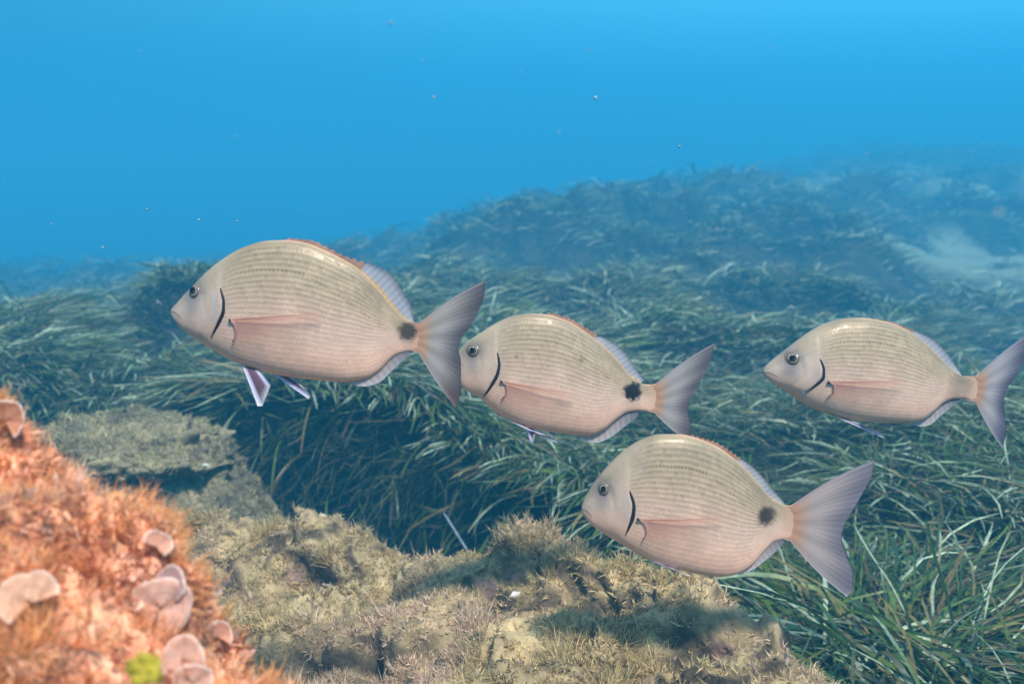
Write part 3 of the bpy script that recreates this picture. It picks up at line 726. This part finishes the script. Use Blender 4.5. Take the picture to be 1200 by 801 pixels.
def make_fish(f):
    o, sc, d = f['o'], f['s'], f['d']
    cv = lambda p: conv(o, sc, p)
    top, bel = cv(f['top']), cv(f['bel'])
    cx, cyy = (top[0, 0] + top[-1, 0]) / 2, (top[0, 1] + bel[-1, 1]) / 2 + 0
    k = d / FPX
    yaw = f.get('yaw', 0.0)
    def loc(p):
        p = np.asarray(p, float); return np.column_stack([(p[:, 0] - cx) * k / math.cos(yaw), -(p[:, 1] - cyy) * k])
    root = empty('sea_bream', P(cx, cyy, d)); root.rotation_euler = (0, f.get('roll', 0), yaw)
    tag(root, f['label'], 'fish', 'sea breams swimming left')
    top, bel = loc(top), loc(bel)
    x0 = top[0, 0]; x1 = .5 * (top[-1, 0] + bel[-1, 0]); L = x1 - x0
    q = lambda x: np.sqrt(np.clip((x - x0) / L, 0, 1.2))
    tq, bq = q(top[:, 0]), q(bel[:, 0]); tq[0] = bq[0] = 0
    ft, fb = pchip(tq, top[:, 1]), pchip(bq, bel[:, 1])
    wu = [0, .02, .06, .12, .2, .3, .42, .55, .68, .8, .9, .955, 1.0]
    ww = [.002, .019, .036, .056, .075, .089, .092, .083, .064, .038, .017, .0075, .0008]
    fw = pchip(np.sqrt(wu), np.array(ww) * L)
    beat = f.get('beat', .0) * L
    yb = lambda x: beat * sstep(.35, 1.5, (x - x0) / L) * 1.0
    gm = loc(cv(f['gill']))
    gz = gm[::-1, 1]; gxx = gm[::-1, 0]
    def surf(x, z):
        """half thickness of the body at side position (x, z)"""
        x = np.asarray(x, float); z = np.asarray(z, float)
        a, b = ft(q(x)), fb(q(x)); v = np.clip((z - (a + b) / 2) / np.maximum((a - b) / 2, 1e-6), -1, 1)
        y = fw(q(x)) * np.maximum(1 - v * v, 0) ** .38
        xb = np.interp(z, gz, gxx)
        step = (1 - sstep(-.004, .0015, x - xb)) * np.clip((1 - v * v) * 1.5, 0, 1) * sstep(.05, .15, (x - x0) / L)
        pre = np.exp(-((x - (xb - .085 * L)) / (.012 * L)) ** 2) * (1 - np.clip(v * v, 0, 1)) * (v < .5)
        return y + (.0011 * step - .0005 * pre) * (y / (.05 * L)).clip(0, 1)
    nu, nvv = 160, 150
    uu = np.linspace(0, 1, nu); uu = uu ** 1.35
    th = np.linspace(0, 2 * math.pi, nvv, endpoint=False)
    X = (x0 + L * uu)[:, None] * np.ones(nvv)[None]
    a, b = ft(q(X)), fb(q(X))
    v = np.sin(th)[None] * np.ones((nu, 1)); zc = (a + b) / 2 + (a - b) / 2 * v
    sg = np.where(np.cos(th) < 0, -1, 1)[None]
    Y = surf(X.ravel(), zc.ravel()).reshape(nu, nvv) * sg + yb(X)
    Y = np.where(np.abs(np.cos(th))[None] < 1e-9, yb(X), Y)
    Vb = np.stack([X, Y, zc], -1).reshape(-1, 3)
    U = (X.ravel() - x0) / L; vv = v.ravel(); xz = np.column_stack([X.ravel(), zc.ravel()])
    N3 = np.column_stack([xz * 60, Y.ravel() * 60])
    ns = fbm(N3, 3, 3)
    # colours
    c = mix((.92, .54, .39), (.69, .46, .345), sstep(-.85, -.2, vv))
    c = mix(c, (.40, .29, .185), sstep(-.3, .6, vv + .05 * ns))
    c = mix(c, (.27, .205, .13), sstep(.55, .95, vv))
    c = mix(c, (.48, .29, .17), sstep(.965, .995, vv) * sstep(.3, .5, U))  # rim light along the back, painted into the skin colour
    xb = np.interp(zc.ravel(), gz, gxx)
    head = 1 - sstep(-.015, .012, X.ravel() - xb - .012 * sstep(.2, .8, vv) + .004 * ns)
    hc = mix((.86, .52, .38), (.62, .455, .35), sstep(-.8, .1, vv)); hc = mix(hc, (.38, .29, .20), sstep(.25, .8, vv))
    c = mix(c, hc, head)
    ec = loc(cv([f['eye'][:2]]))[0]; er = f['eye'][2] / sc * k
    ed = np.hypot((xz[:, 0] - ec[0]), (xz[:, 1] - ec[1])) / er
    c = mix(c, (.12, .11, .115), np.exp(-(ed / 2.0) ** 2) * .88 * head)
    dd_ = np.hypot((xz[:, 0] - ec[0] + er * .5) / 1.5, (xz[:, 1] - ec[1] + er * 2.2) / 1.9) / er
    c = mix(c, (.17, .17, .19), np.exp(-dd_ ** 2) * .45 * head)
    c = mix(c, (.33, .24, .22), (1 - sstep(.0, .055, U)) * .6)
    # iridescent streaks on the cheek
    irr = sstep(.25, .6, fbm(np.column_stack([xz[:, 0] * 190, xz[:, 1] * 60, Y.ravel() * 0]), 2, 19)) * head * sstep(.3, .7, U / .28) * (vv < .6)
    c = mix(c, (.58, .52, .58), irr * .35)
    # tail stalk
    c = mix(c, (.68, .38, .24), sstep(.90, 1.0, U) * .8)
    sp = loc(cv([f['spot'][:2]]))[0]; sr = f['spot'][2] / sc * k
    sdn = np.hypot(xz[:, 0] - sp[0], (xz[:, 1] - sp[1]) * f.get('spoty', 1.0)) / sr + .22 * fbm(xz.repeat([1, 2], 1)[:, :3] * 420, 2, 4)
    c = mix(c, (.014, .010, .010), (1 - sstep(.66, f.get('spotsoft', 1.12) + .12, sdn)) * f['spot'][3] * .95)
    if f.get('spotfan'):                      # the pigment thins out above and below the spot
        c = mix(c, (.10, .075, .055), np.exp(-(((xz[:, 0] - sp[0]) / (sr * 1.0)) ** 2 + ((xz[:, 1] - sp[1]) / (sr * 1.9)) ** 2)) * .4 * f['spot'][3])
    for (sx, sy, srr) in f.get('flecks', []):
        fp = loc(cv([(sx, sy)]))[0]; c = mix(c, (.06, .05, .04), .75 * np.exp(-(np.hypot(*(xz - fp).T) / (srr / sc * k)) ** 2) * (Y.ravel() < yb(X.ravel())))
    c = c * 1.05 * (1 + .10 * ns)[:, None]
    msk = (1 - head) * (.45 + .55 * sstep(-.5, .35, vv)) * (1 - sstep(.9, .99, np.abs(vv))) * (1 - sstep(.86, .98, U))
    lat = (vv * .5 + .5) - (.80 - .06 * (U - .3) - .42 * sstep(.5, 1.05, U) * .62)
    lat = np.where(U > .28, lat, 1.0)
    F_ = grid_faces(nu, nvv, True)
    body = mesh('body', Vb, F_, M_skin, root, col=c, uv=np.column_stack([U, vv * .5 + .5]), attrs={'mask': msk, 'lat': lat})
    # close snout and stalk
    # fins: grid between a base curve and an outer curve, with ray ridges and real thickness
    def fin(name, base, outer, rays, colf, alphaf=None, yoff=None, th=.0011, nv_=16, bulge=0.0, mat=M_fin, rough=0.0, via=None):
        nn_ = rays * 5 + 1
        B, O = curve_pts(loc(cv(base)), nn_), curve_pts(loc(cv(outer)), nn_)
        i = np.linspace(0, 1, nn_)
        if rough: 
            ph = (i * rays) % 1.0; tooth = np.abs(ph - .0) ; O = B + (O - B) * (1 - rough * tooth)[:, None]
        t = np.linspace(0, 1, nv_)
        G = B[:, None] * (1 - t)[None, :, None] + O[:, None] * t[None, :, None]
        if via is not None:                      # a root that stays inside the stalk before the fan opens
            Mv = curve_pts(loc(cv(via)), nn_); ta = np.clip(t / .24, 0, 1)[None, :, None]; tb_ = np.clip((t - .24) / .76, 0, 1)[None, :, None]
            G = (B[:, None] * (1 - ta) + Mv[:, None] * ta) * (1 - tb_) + O[:, None] * tb_
        if bulge:
            dirn = np.array([1.0, 0]); mid = O.mean(0) - B.mean(0)
            perp = np.sign(i - .5)[:, None] * (np.abs(i - .5) * 2)[:, None] ** 1.5
            G[:, :, 1] += -bulge * np.linalg.norm(mid) * perp * np.sin(math.pi * (t if via is None else np.clip((t - .24) / .76, 0, 1)))[None] * 1.0
        gx_, gz_ = G[..., 0], G[..., 1]
        I, T = np.meshgrid(i, t, indexing='ij')
        ridge = .55 + .45 * np.cos(I * rays * 2 * math.pi)
        hth = (th * ((1 - T) ** 2 * .8 + .2 * (1 - .75 * T)) * (.82 + .18 * ridge) * (1 if via is None else .25 + .75 * sstep(.08, .26, T))) * .5 + .00008
        yc = yb(gx_) if yoff is None else yoff(gx_, gz_, I, T)
        yc = yc + .0005 * np.sin(I * rays * math.pi * .37 + T * 2) * T
        A_ = np.stack([gx_, yc - hth, gz_], -1).reshape(-1, 3); Bk = np.stack([gx_, yc + hth, gz_], -1).reshape(-1, 3)
        n_ = nn_ * nv_; g_ = grid_faces(nn_, nv_)
        bnd = np.concatenate([np.arange(nv_), np.arange(1, nn_) * nv_ + nv_ - 1, (nn_ - 1) * nv_ + np.arange(nv_ - 2, -1, -1), np.arange(nn_ - 2, 0, -1) * nv_])
        sf = np.stack([bnd, np.roll(bnd, -1), np.roll(bnd, -1) + n_, bnd + n_], -1)
        cc = colf(I.ravel(), T.ravel())
        al = np.ones(n_) if alphaf is None else alphaf(I.ravel(), T.ravel())
        cc = np.column_stack([cc, al]); uvv = np.column_stack([I.ravel() * rays, T.ravel()])
        return mesh(name, np.concatenate([A_, Bk]), np.concatenate([g_, g_[:, ::-1] + n_, sf]), mat, root, col=np.concatenate([cc, cc]), uv=np.concatenate([uvv, uvv]))
    tcol = f.get('tailcol', ((.54, .45, .41), (.12, .095, .11)))
    def tail_col(I, T):
        c = mix((.68, .38, .24), tcol[0], sstep(.22, .46, T)); e = np.abs(I - .5) * 2
        c = mix(c, tcol[1], sstep(.5, 1.0, T) * (.92)); c = mix(c, (.60, .52, .55), sstep(.93, 1, e) * .6)
        return mix(c, (.24, .10, .08), sstep(.86, 1, I) * sstep(.6, 1, T) * f.get('tailred', .0))
    tb = np.array(f['tailb'], float); tb[:, 0] -= .075 * L / k * sc; tb[:, 1] = tb[:, 1].mean() + (tb[:, 1] - tb[:, 1].mean()) * .86
    tb[:, 1] -= .075 * L / k * sc * f.get('slope', .12)      # rooted inside the tail stalk
    fin('tail_fin', tb, f['tailo'], 22, tail_col, lambda I, T: 1 - .12 * T, th=.0040, nv_=30, bulge=.05, via=f['tailb'])
    spine = f['dsp']
    fin('dorsal_fin', spine[0], spine[1], 11, lambda I, T: mix((.46, .28, .18), (.64, .32, .22), T), lambda I, T: .95 - .3 * T, rough=.45)
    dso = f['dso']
    fin('dorsal_fin', dso[0], dso[1], 13, lambda I, T: mix(mix((.90, .56, .22), (.60, .56, .60), sstep(.08, .25, T)), (.32, .29, .33), sstep(.6, 1, T)), lambda I, T: .9 - .35 * T)  # bright orange fin base carries on the painted rim light
    an = f['anal']
    fin('anal_fin', an[0], an[1], 11, lambda I, T: mix(mix((.66, .46, .38), (.72, .64, .66), T), (.24, .22, .28), sstep(.45, 1, I) * .8), lambda I, T: .95 - .2 * T)
    for j, pv in enumerate(f['pelvic']):
        s_ = -1 if j == 0 else -.25
        yo = lambda gx_, gz_, I, T, s_=s_: s_ * (.007 + .010 * T) + yb(gx_)
        fin('pelvic_fin', pv[0], pv[1], 6, lambda I, T: mix(mix((.78, .72, .95), (.20, .11, .15), sstep(.12, .3, I) * (1 - sstep(.7, .92, I))), (.88, .84, .88), sstep(.7, 1, T) * .75), None, yoff=yo, th=.002)
    # side fins, one on each flank
    pc = f['pect']
    for s_ in (-1, 1):
        yo = lambda gx_, gz_, I, T, s_=s_: yb(gx_) + s_ * (surf(gx_.ravel(), gz_.ravel()).reshape(gx_.shape) + .0014 + .006 * T * (1 - .5 * I))
        pf = fin('pectoral_fin', pc[0], pc[1], 12, lambda I, T: mix(mix((.60, .27, .20), (.78, .43, .34), sstep(.0, .08, I)), (.76, .47, .37), T), lambda I, T: np.clip(.62 * (1 - sstep(.0, .10, I)) * (1 - .7 * T) + .42 * (1 - T) * (1 - .6 * I) + .3 * (1 - sstep(0, .06, T)), 0, 1), yoff=yo, th=.001)
        rb = loc(cv(pc[0])); bz = curve_pts(rb, 16)
        ys = yb(bz[:, 0]) + s_ * (surf(bz[:, 0], bz[:, 1]) + .0012)
        hook = np.column_stack([bz[:, 0], ys, bz[:, 1]])
        tt = np.linspace(0, 1, 16)
        rad = .0003 + .0010 * np.exp(-((tt - .04) / .10) ** 2) + .0006 * np.exp(-((tt - .97) / .05) ** 2)
        cc = mix((.20, .12, .13), (.02, .016, .02), np.clip((rad - .0004) / .0006, 0, 1))
        tube(hook, rad, 'fin_base', M_eye, pf, 8, cc)
    # gill slit and mouth: dark ridges lying in the skin
    def seam(name, pts, width, both=True, lift=.0007, n=30, mat=M_dark):
        cpts = curve_pts(loc(cv(pts)), n)
        tg = nrm(np.gradient(cpts, axis=0)); pr = np.column_stack([-tg[:, 1], tg[:, 0]])
        t = np.linspace(0, 1, n); w = (np.interp(t, [0, .12, .45, .62, .85, 1], width) / sc * k)[:, None]
        l, r = cpts - pr * w, cpts + pr * w
        for s_ in ((-1, 1) if both else (-1,)):
            rows = []
            for pp, li in ((l, -.0004), (cpts * .5 + l * .5, lift), (cpts, lift * 1.6), (cpts * .5 + r * .5, lift), (r, -.0004)):
                rows.append(np.column_stack([pp[:, 0], yb(pp[:, 0]) + s_ * (surf(pp[:, 0], pp[:, 1]) + li), pp[:, 1]]))
            Vs = np.stack(rows, 1).reshape(-1, 3); mesh(name, Vs, grid_faces(n, 5), mat, root)
    seam('gill_slit', f['gill'], [2.6, 6.0, 9.0, 9.5, 5.5, 1.0] if sc > 3.4 or True else None)
    seam('mouth', f['mouth'], [1.0, 1.8, 1.8, 1.6, 1.2, .6], mat=M_lip, lift=.00025)
    # eyes
    for s_ in (-1, 1):
        nr, na_ = 18, 32
        ph = np.linspace(0, math.pi / 2, nr); aa = np.linspace(0, 2 * math.pi, na_, endpoint=False)
        Ph, Aa = np.meshgrid(ph, aa, indexing='ij')
        Rm = er * 1.28; rr_ = np.sin(Ph)
        sy = float(surf([ec[0]], [ec[1]])[0])
        Lx = np.sin(Ph) * np.cos(Aa) * Rm * f.get('eyew', .92); Lz = np.sin(Ph) * np.sin(Aa) * Rm; Ly = s_ * (np.cos(Ph) * Rm * .42 - Rm * .10)
        # follow the slope of the cheek
        sl_ = (surf(ec[0] + Lx.ravel(), ec[1] + Lz.ravel()) - sy).reshape(Lx.shape)
        Vv = np.stack([Lx, Ly + s_ * sl_, Lz], -1).reshape(-1, 3)
        r_ = rr_.ravel()
        ecx = mix((.05, .04, .035), (.40, .30, .21), sstep(.48, .54, r_)); ecx = mix(ecx, (.10, .075, .055), sstep(.58, .66, r_)); ecx = mix(ecx, (.22, .17, .13), sstep(.76, .82, r_)); ecx = mix(ecx, (.10, .09, .09), sstep(.88, .97, r_))
        e = mesh('eye', Vv, grid_faces(nr, na_, True), M_eye, root, col=ecx)
        e.location = (ec[0], float(yb(np.array([ec[0]]))[0]) + s_ * sy, ec[1])
        Vp = np.stack([np.sin(Ph) * np.cos(Aa) * Rm * .50 * f.get('eyew', .92), s_ * (np.cos(Ph) * Rm * .14 + Rm * .24), np.sin(Ph) * np.sin(Aa) * Rm * .52], -1).reshape(-1, 3)
        mesh('pupil', Vp, grid_faces(nr, na_, True), M_eye, e, col=np.tile(np.array([.006, .006, .008]), (len(Vp), 1)))
    return root
M_lip = plain('lip_skin', (.26, .17, .16), .5, .3)

o1 = (180, 260)
s1 = 3.482
def b2(p): return [(x + 190 * s1, y) for x, y in p]       # second close-up of the same fish lies 190 px to the right
make_fish(dict(label='largest sea bream, at left, swimming left above the dark hollow', o=o1, s=s1, d=.88, beat=.06, yaw=R(-3),
    top=[(65, 368), (85, 340), (150, 275), (200, 225), (300, 147), (380, 104), (480, 78), (550, 76), (600, 81), (650, 92)] + b2([(30, 110), (100, 144), (180, 192), (250, 267), (310, 342), (350, 385), (410, 412), (445, 408)]),
    bel=[(65, 368), (72, 395), (92, 422), (150, 468), (230, 518), (300, 558), (370, 588), (480, 620), (600, 640), (700, 650)] + b2([(100, 655), (200, 640), (260, 605), (300, 562), (340, 537), (390, 526), (435, 535)]),
    eye=(182, 277, 24), gill=[(303, 265), (316, 320), (314, 352), (290, 405), (250, 466)], mouth=[(68, 366), (84, 366), (104, 376), (118, 390)],
    spot=b2([(375, 447)])[0] + (36, .96), spotsoft=1.3, spotfan=True,
    pect=([(338, 388), (358, 410), (362, 440), (346, 480)], [(720, 356), (700, 420), (610, 470), (480, 500), (400, 500)]),
    pelvic=[([(366, 584), (395, 592), (430, 602)], [(436, 742), (452, 742), (470, 712), (492, 655)]), ([(470, 610), (495, 612), (530, 618)], [(628, 722), (636, 710), (618, 682), (580, 648)])],
    dsp=([(545, 80), (650, 90)] + b2([(30, 112), (100, 150), (185, 202)]), [(560, 66), (655, 74)] + b2([(45, 96), (112, 130), (225, 166)])),
    dso=(b2([(178, 196), (250, 272), (310, 348), (352, 392), (395, 412)]), b2([(215, 164), (300, 204), (352, 275), (388, 345), (400, 402)])),
    anal=(b2([(100, 648), (200, 632), (260, 598), (300, 556), (345, 532), (390, 524)]), b2([(130, 664), (190, 674), (252, 658), (302, 614), (372, 548), (398, 530)])),
    tailb=b2([(420, 412), (432, 440), (436, 475), (430, 510), (415, 532)]), tailo=b2([(690, 236), (684, 300), (664, 360), (622, 435), (585, 490), (578, 520), (588, 570), (588, 680), (566, 764)]), tailred=.8))
make_fish(dict(label="second sea bream with bold round black tail spot, its snout behind the largest fish's tail", o=(520, 350), s=3.636, d=1.10, beat=.03, yaw=R(3),
    top=[(48, 262), (60, 225), (100, 180), (160, 140), (230, 97), (310, 67), (380, 60), (450, 67), (520, 90), (600, 138), (670, 194), (730, 254), (780, 314), (830, 357), (880, 371), (935, 365)],
    bel=[(48, 262), (52, 310), (68, 355), (90, 380), (150, 415), (200, 460), (270, 510), (350, 545), (450, 566), (550, 582), (620, 588), (680, 568), (740, 520), (790, 490), (840, 484), (890, 488), (925, 505)],
    eye=(125, 210, 22), gill=[(227, 215), (234, 265), (228, 302), (205, 350), (165, 413)], mouth=[(50, 262), (62, 262), (75, 268), (86, 278)], eyew=1.0,
    spot=(805, 396, 46, 1.05), spotsoft=.96, flecks=[(578, 253, 9), (305, 232, 7), (800, 437, 6)],
    pect=([(238, 335), (262, 352), (264, 385), (245, 412)], [(560, 388), (540, 440), (470, 470), (370, 470), (290, 440)]),
    pelvic=[([(268, 508), (300, 522), (345, 542)], [(482, 606), (476, 592), (450, 575), (400, 562)]), ([(345, 535), (365, 540), (385, 545)], [(372, 615), (380, 610), (385, 590), (395, 560)])],
    dsp=([(430, 68), (520, 96), (600, 144), (640, 176)], [(445, 54), (530, 76), (612, 122), (668, 160)]),
    dso=([(625, 165), (670, 202), (730, 262), (780, 320), (840, 362)], [(668, 160), (730, 190), (790, 250), (826, 305), (860, 352)]),
    anal=([(555, 576), (620, 580), (680, 560), (740, 514), (790, 486), (838, 482)], [(570, 590), (610, 612), (655, 619), (705, 604), (765, 560), (836, 508)]),
    tailb=[(905, 372), (925, 400), (930, 435), (922, 470), (905, 494)], tailo=[(1161, 195), (1155, 240), (1138, 295), (1085, 395), (1056, 450), (1054, 480), (1062, 530), (1070, 590), (1066, 622)], tailcol=((.56, .47, .44), (.15, .12, .14)), tailred=.3))
make_fish(dict(label='lowest sea bream, close above the tan rock, with a pink band at its tail', o=(670, 490), s=3.243, d=.97, beat=.03, yaw=R(1.5),
    top=[(35, 338), (50, 290), (90, 225), (130, 177), (190, 118), (260, 73), (330, 53), (400, 53), (470, 68), (540, 98), (600, 139), (650, 184), (700, 239), (740, 287), (780, 319), (830, 335), (872, 322)],
    bel=[(35, 338), (47, 368), (80, 405), (130, 440), (190, 476), (260, 520), (330, 555), (420, 580), (500, 600), (580, 609), (640, 599), (690, 568), (740, 510), (780, 475), (820, 466), (860, 490)],
    eye=(113, 250, 20), gill=[(208, 250), (224, 312), (222, 342), (206, 400), (195, 428)], mouth=[(38, 334), (50, 338), (64, 348), (72, 360)], eyew=.8,
    spot=(736, 368, 33, .95), spotsoft=1.4, spotfan=False,
    pect=([(236, 356), (262, 372), (272, 405), (260, 440)], [(570, 348), (555, 400), (480, 450), (380, 465), (300, 455)]),
    pelvic=[([(290, 530), (330, 548), (380, 562)], [(460, 588), (450, 582), (430, 578), (410, 572)])],
    dsp=([(440, 65), (540, 103), (600, 145), (625, 168)], [(450, 53), (550, 86), (612, 126), (650, 155)]),
    dso=([(610, 154), (650, 190), (700, 245), (740, 294), (800, 328)], [(645, 152), (695, 190), (735, 232), (778, 285), (816, 328)]),
    anal=([(630, 592), (690, 560), (740, 505), (780, 472), (818, 464)], [(645, 606), (700, 584), (752, 545), (795, 502), (822, 474)]),
    tailb=[(840, 336), (862, 365), (870, 405), (862, 445), (838, 474)], tailo=[(1156, 160), (1150, 205), (1130, 262), (1082, 350), (1045, 428), (1040, 460), (1062, 530), (1092, 610), (1098, 672), (1072, 704)],
    tailcol=((.62, .48, .44), (.26, .22, .27))))
make_fish(dict(label='rightmost sea bream without a clear tail spot, its tail cut by the right edge', o=(880, 360), s=3.75, d=1.08, beat=.02, yaw=R(4),
    top=[(40, 278), (70, 235), (120, 195), (180, 150), (240, 107), (310, 68), (390, 47), (470, 44), (560, 57), (640, 82), (700, 113), (760, 158), (820, 213), (880, 268), (930, 302), (980, 311), (1042, 298)],
    bel=[(40, 278), (55, 302), (100, 336), (160, 372), (240, 425), (320, 460), (400, 485), (500, 502), (600, 511), (700, 514), (760, 503), (810, 469), (860, 426), (900, 411), (950, 408), (1000, 420), (1030, 438)],
    eye=(152, 210, 23), gill=[(263, 210), (279, 260), (279, 286), (250, 325), (212, 358)], mouth=[(42, 276), (58, 276), (80, 284), (96, 292)], eyew=1.0,
    spot=(930, 350, 52, .35), spotsoft=1.6,
    pect=([(296, 308), (322, 325), (324, 352), (304, 376)], [(640, 302), (630, 350), (540, 395), (440, 405), (350, 395)]),
    pelvic=[([(328, 458), (370, 476), (430, 492)], [(570, 566), (562, 552), (530, 532), (480, 508)])],
    dsp=([(520, 56), (600, 74), (670, 102), (705, 122)], [(530, 46), (612, 62), (680, 88), (722, 106)]),
    dso=([(690, 114), (760, 165), (820, 220), (880, 274), (935, 304)], [(720, 104), (795, 138), (850, 182), (905, 250), (940, 298)]),
    anal=([(680, 508), (760, 497), (810, 464), (860, 422), (900, 409), (940, 407)], [(700, 518), (770, 530), (806, 524), (856, 482), (910, 438), (938, 416)]),
    tailb=[(1012, 308), (1032, 330), (1038, 365), (1030, 400), (1010, 424)], tailo=[(1258, 110), (1256, 160), (1240, 215), (1195, 310), (1150, 385), (1144, 420), (1156, 500), (1164, 570), (1156, 642)],
    tailcol=((.58, .49, .49), (.10, .09, .17))))

# ------------------------------------------------------------------ drifting specks
def specks():
    spots = [(458, 27, .5, .0010), (508, 114, .6, .0012), (698, 115, .7, .0015), (165, 60, .9, .001), (255, 94, 1.0, .001), (275, 160, .8, .0008), (233, 258, 1.2, .002), (278, 259, 1.2, .0018), (172, 245, 1.4, .002),
             (796, 172, .9, .0015), (830, 345, .8, .001), (840, 268, .5, .0008), (905, 55, .4, .0006), (60, 262, 1.2, .0015), (120, 290, 1.4, .002), (495, 70, .6, .0006), (655, 155, .5, .0006), (1015, 180, .5, .0008), (1170, 250, .26, .0012), (836, 363, .30, .0007),
             (348, 247, 1.0, .001), (690, 60, .45, .0006), (610, 85, .9, .0008), (760, 190, .6, .0006)]
    for _ in range(70):
        spots.append((rng.uniform(-100, 1300), rng.uniform(-60, 640), rng.uniform(.22, 1.3), rng.uniform(.00015, .00045)))
    V, F, o = [], [], 0
    for px, py, d, r in spots:
        n = nrm(np.array([(1, 0, 0), (-1, 0, 0), (0, 1, 0), (0, -1, 0), (0, 0, 1), (0, 0, -1)], float)) * r * rng.uniform(.6, 1.2, (6, 1))
        V.append(n + P(px, py, d)); F.append(np.array([(0, 2, 4), (2, 1, 4), (1, 3, 4), (3, 0, 4), (2, 0, 5), (1, 2, 5), (3, 1, 5), (0, 3, 5)]) + o); o += 6
    ob = mesh('suspended_particles', np.concatenate(V), np.concatenate(F), plain('speck', (.34, .36, .36), .9))
    tag(ob, 'tiny pale specks drifting in the water', 'particles', kind='stuff')
specks()

# ------------------------------------------------------------------ the water itself, one even body of haze
def haze_box(lo, hi, dens):
    V = np.array([(x, y, z) for x in (lo[0], hi[0]) for y in (lo[1], hi[1]) for z in (lo[2], hi[2])], float)
    F = np.array([(0, 1, 3, 2), (4, 6, 7, 5), (0, 4, 5, 1), (2, 3, 7, 6), (0, 2, 6, 4), (1, 5, 7, 3)])
    m, N = material('sea_water_haze')
    v = N('ShaderNodeVolumePrincipled', {'Color': (.045, .43, .74, 1), 'Density': dens, 'Anisotropy': 0.0})
    N('ShaderNodeOutputMaterial', {'Volume': v.outputs[0]})
    tag(mesh('haze', V, F, m, smooth=False), 'blue water haze filling the scene', kind='stuff')
haze_box((-70, -16, -4.0), (60, 110, 3.5), .074)
